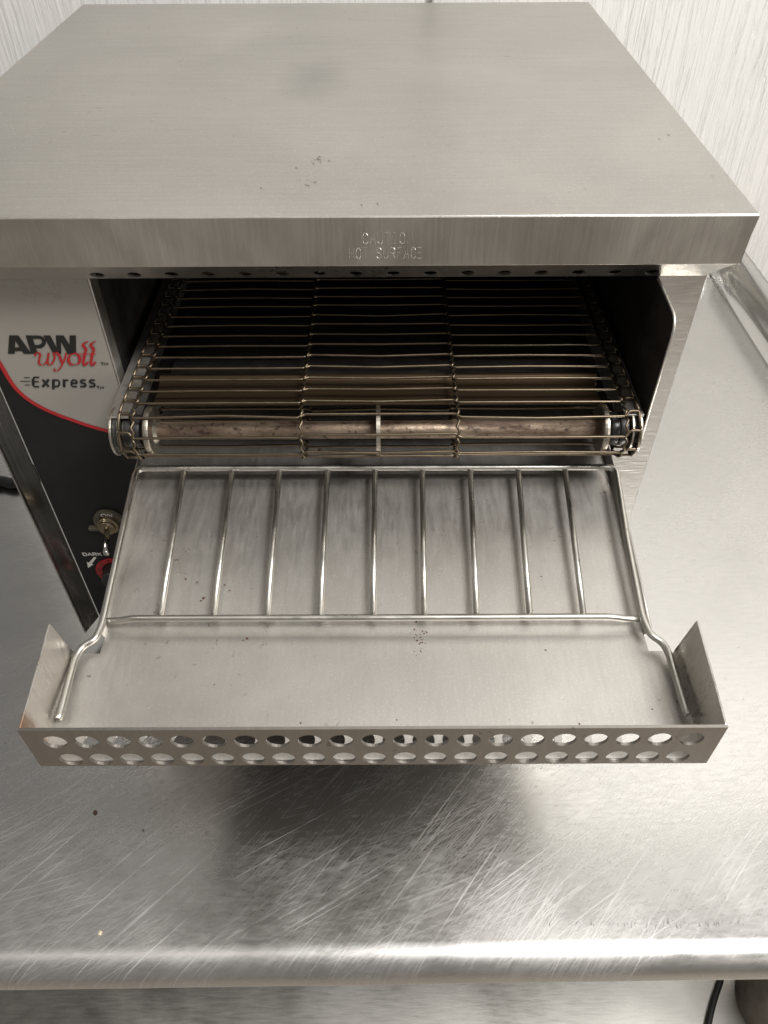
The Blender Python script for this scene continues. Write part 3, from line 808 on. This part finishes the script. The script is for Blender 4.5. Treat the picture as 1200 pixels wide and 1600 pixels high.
obj('cross_bar', tube(bmesh.new(), fillet(bar, 0.004, 4), RK * 0.93, 14), M['wire'], rack, smooth=True)
xt = [288, 363, 437, 512, 586, 660, 735, 810, 883]; xb = [250, 333, 417, 500, 583, 663, 745, 828, 912]
for a, b in zip(xt, xb):
    p, q = rk(a, 734, -0.0018), rk(b, 963, -0.0018)
    obj('rack_bar', tube(bmesh.new(), [p, p.lerp(q, 0.5) + Vector((0, 0, random.uniform(-0.0003, 0.0003))), q], RK * 0.92, 12), M['wire'], rack, smooth=True)

# ------------------------------------------------------------------ small things
def crumb(px, py, z, r, flat, mat, label):
    p = at(px, py, Z=z)
    bm = bmesh.new(); bmesh.ops.create_icosphere(bm, subdivisions=2, radius=r)
    for v in bm.verts:
        v.co *= random.uniform(0.7, 1.25); v.co.z *= flat; v.co.y *= 1.25
    zmin = min(v.co.z for v in bm.verts)
    for v in bm.verts: v.co.z -= zmin
    o = obj('crumb', bm, mat); o.location = (p.x, p.y, z + 0.0001)
    tag(o, label, 'crumb', 'crumbs on the table and tray')
crumb(149, 1270, 0, 0.0013, 0.5, M['rust'], 'black crumb on the table below the left end of the tray')
crumb(224, 1298, 0, 0.0006, 0.5, M['rust'], 'tiny dark crumb right of the black crumb on the table')
crumb(157, 1458, 0, 0.0012, 0.5, M['crumb'], 'pale crumb by the rolled table edge at lower left')
crumb(500, 704, 0.1925, 0.0011, 0.6, M['rust'], 'dark crumb under the belt left of the middle disc')

# round container on the lower shelf, seen past the table edge
c0 = at(1222, 1566, Z=SH)
can = root('canister', (c0.x, c0.y, SH), 'brownish grey round canister on the lower shelf at the bottom right corner', 'canister')
obj('canister_body', lathe_z(bmesh.new(), [(0.050, SH + 0.0005), (0.052, SH + 0.002), (0.052, SH + 0.004), (0.0505, SH + 0.006), (0.0505, SH + 0.16), (0.052, SH + 0.162), (0.052, SH + 0.165), (0.048, SH + 0.166)], c0.x, c0.y, 48), plain('canister_metal', (0.30, 0.26, 0.22), 0.4, 0.8, 0.2), can, smooth=True)
obj('canister_lid', lathe_z(bmesh.new(), [(0.0535, SH + 0.158), (0.0535, SH + 0.168), (0.051, SH + 0.171), (0.02, SH + 0.172)], c0.x, c0.y, 48), plain('canister_lid_metal', (0.25, 0.22, 0.19), 0.4, 0.8, 0.2), can, smooth=False)
cb = [at(1132, 1500, Z=SH + 0.004), at(1126, 1531, Z=SH + 0.004), at(1118, 1555, Z=SH + 0.004), at(1110, 1585, Z=SH + 0.004), at(1105, 1615, Z=SH + 0.004), at(1100, 1660, Z=SH + 0.004)]
tag(obj('cable', tube(bmesh.new(), spline(cb, 6), 0.0036, 10), M['cord'], smooth=True), 'thin black cable lying on the lower shelf beside the canister', 'cable')

# burnt flecks stuck to the tray and cover, scuffs on the table: too small to pick apart
def flecks(name, lst, zf, mat, parent, seed):
    rnd = random.Random(seed); bm = bmesh.new()
    for px, py, r, el in lst:
        p = at(px, py, Z=FZ if zf is None else zf)
        if zf is None:
            for _ in range(6): p = at(px, py, Z=chz(p.y))
        a0 = rnd.uniform(0, 3); n = 9
        ring = []
        for k_ in range(n):
            a = 2 * math.pi * k_ / n; rr = r * rnd.uniform(0.55, 1.25)
            dx, dy = rr * math.cos(a), rr * math.sin(a) * el
            ring.append((p.x + dx * math.cos(a0) - dy * math.sin(a0), p.y + dx * math.sin(a0) + dy * math.cos(a0), p.z + 0.00012))
        c = bm.verts.new((p.x, p.y, p.z + 0.0001 + r * 0.18)); vs = [bm.verts.new(q) for q in ring]
        for k_ in range(n): bm.faces.new((vs[k_], vs[(k_ + 1) % n], c))
    o = obj(name, bm, mat, parent); o['kind'] = 'stuff'
rnd = random.Random(4)
lst = [(318, 935, .0012, .8), (314, 939, .0007, .8), (290, 905, .0009, .7), (351, 914, .0009, .45), (359, 923, .0009, .45), (386, 998, .0010, .5), (380, 1001, .0006, .7), (846, 901, .0006, 1), (853, 1016, .0007, .8), (402, 838, .0004, 1), (330, 838, .0004, 1), (335, 1070, .0005, 1), (470, 1130, .0006, .8), (620, 1125, .0005, 1), (945, 770, .0008, .6), (948, 782, .0006, .6), (866, 845, .0007, .5), (875, 838, .0006, .5), (970, 805, .0005, 1), (1019, 1108, .0005, 1), (905, 1131, .0006, .7)]
lst += [(655 + rnd.gauss(0, 7), 1000 + rnd.gauss(0, 14), rnd.uniform(.0003, .0007), .8) for _ in range(26)]
lst += [(rnd.uniform(190, 980), rnd.uniform(760, 1130), rnd.uniform(.00012, .0003), .8) for _ in range(60)]
flecks('burnt_flecks', lst, None, plain('burnt_fleck', (0.11, 0.05, 0.035), 0.7, 0, 0.4), tray, 3)
lst = [(495 + rnd.gauss(0, 8), 250 + rnd.gauss(0, 3), rnd.uniform(.0004, .0012), .5) for _ in range(12)] + [(488 + rnd.gauss(0, 9), 286 + rnd.gauss(0, 3), rnd.uniform(.0003, .0008), .6) for _ in range(9)]
lst += [(463, 262, .0008, .6), (408, 293, .0008, .5), (382, 286, .0005, .5), (366, 213, .0007, .7), (286, 92, .0010, .6), (313, 99, .0008, .6), (590, 318, .0008, .6), (78, 222, .0007, .8), (565, 320, .0007, .7), (1045, 211, .0012, .3), (1030, 217, .0010, .4), (700, 228, .0006, 1), (500, 160, .0005, 1), (890, 300, .0007, .4), (915, 295, .0007, .4)]
lst += [(rnd.uniform(120, 1050), rnd.uniform(60, 325), rnd.uniform(.0001, .00035), .7) for _ in range(40)]
flecks('grease_flecks', lst, CZT + 0.0001, plain('tan_grease', (0.36, 0.30, 0.22), 0.55, 0.6, 0.3), cover, 8)
bm = bmesh.new()
for _ in range(46):          # dark nicks along the bend of the front edge
    px = rnd.uniform(900, 1165) if rnd.random() < 0.8 else rnd.uniform(300, 900); py = 1447 + rnd.gauss(0, 3) - (px - 900) * 0.012
    p = at(px, py, Z=0.0004); q = at(px + rnd.uniform(-2, 4), py - rnd.uniform(3, 12), Z=0.0004)
    h_ = Vector((rnd.uniform(.0001, .00025), 0, 0)); face(bm, [p - h_, p + h_, q])
o = obj('scuff_marks', bm, plain('grey_scuff', (0.3, 0.29, 0.28), 0.5, 0.8, 0.3)); o.parent = table; o['kind'] = 'stuff'
o.matrix_parent_inverse = (Matrix.Translation(table.location) @ Matrix.Rotation(table.rotation_euler.z, 4, 'Z')).inverted()
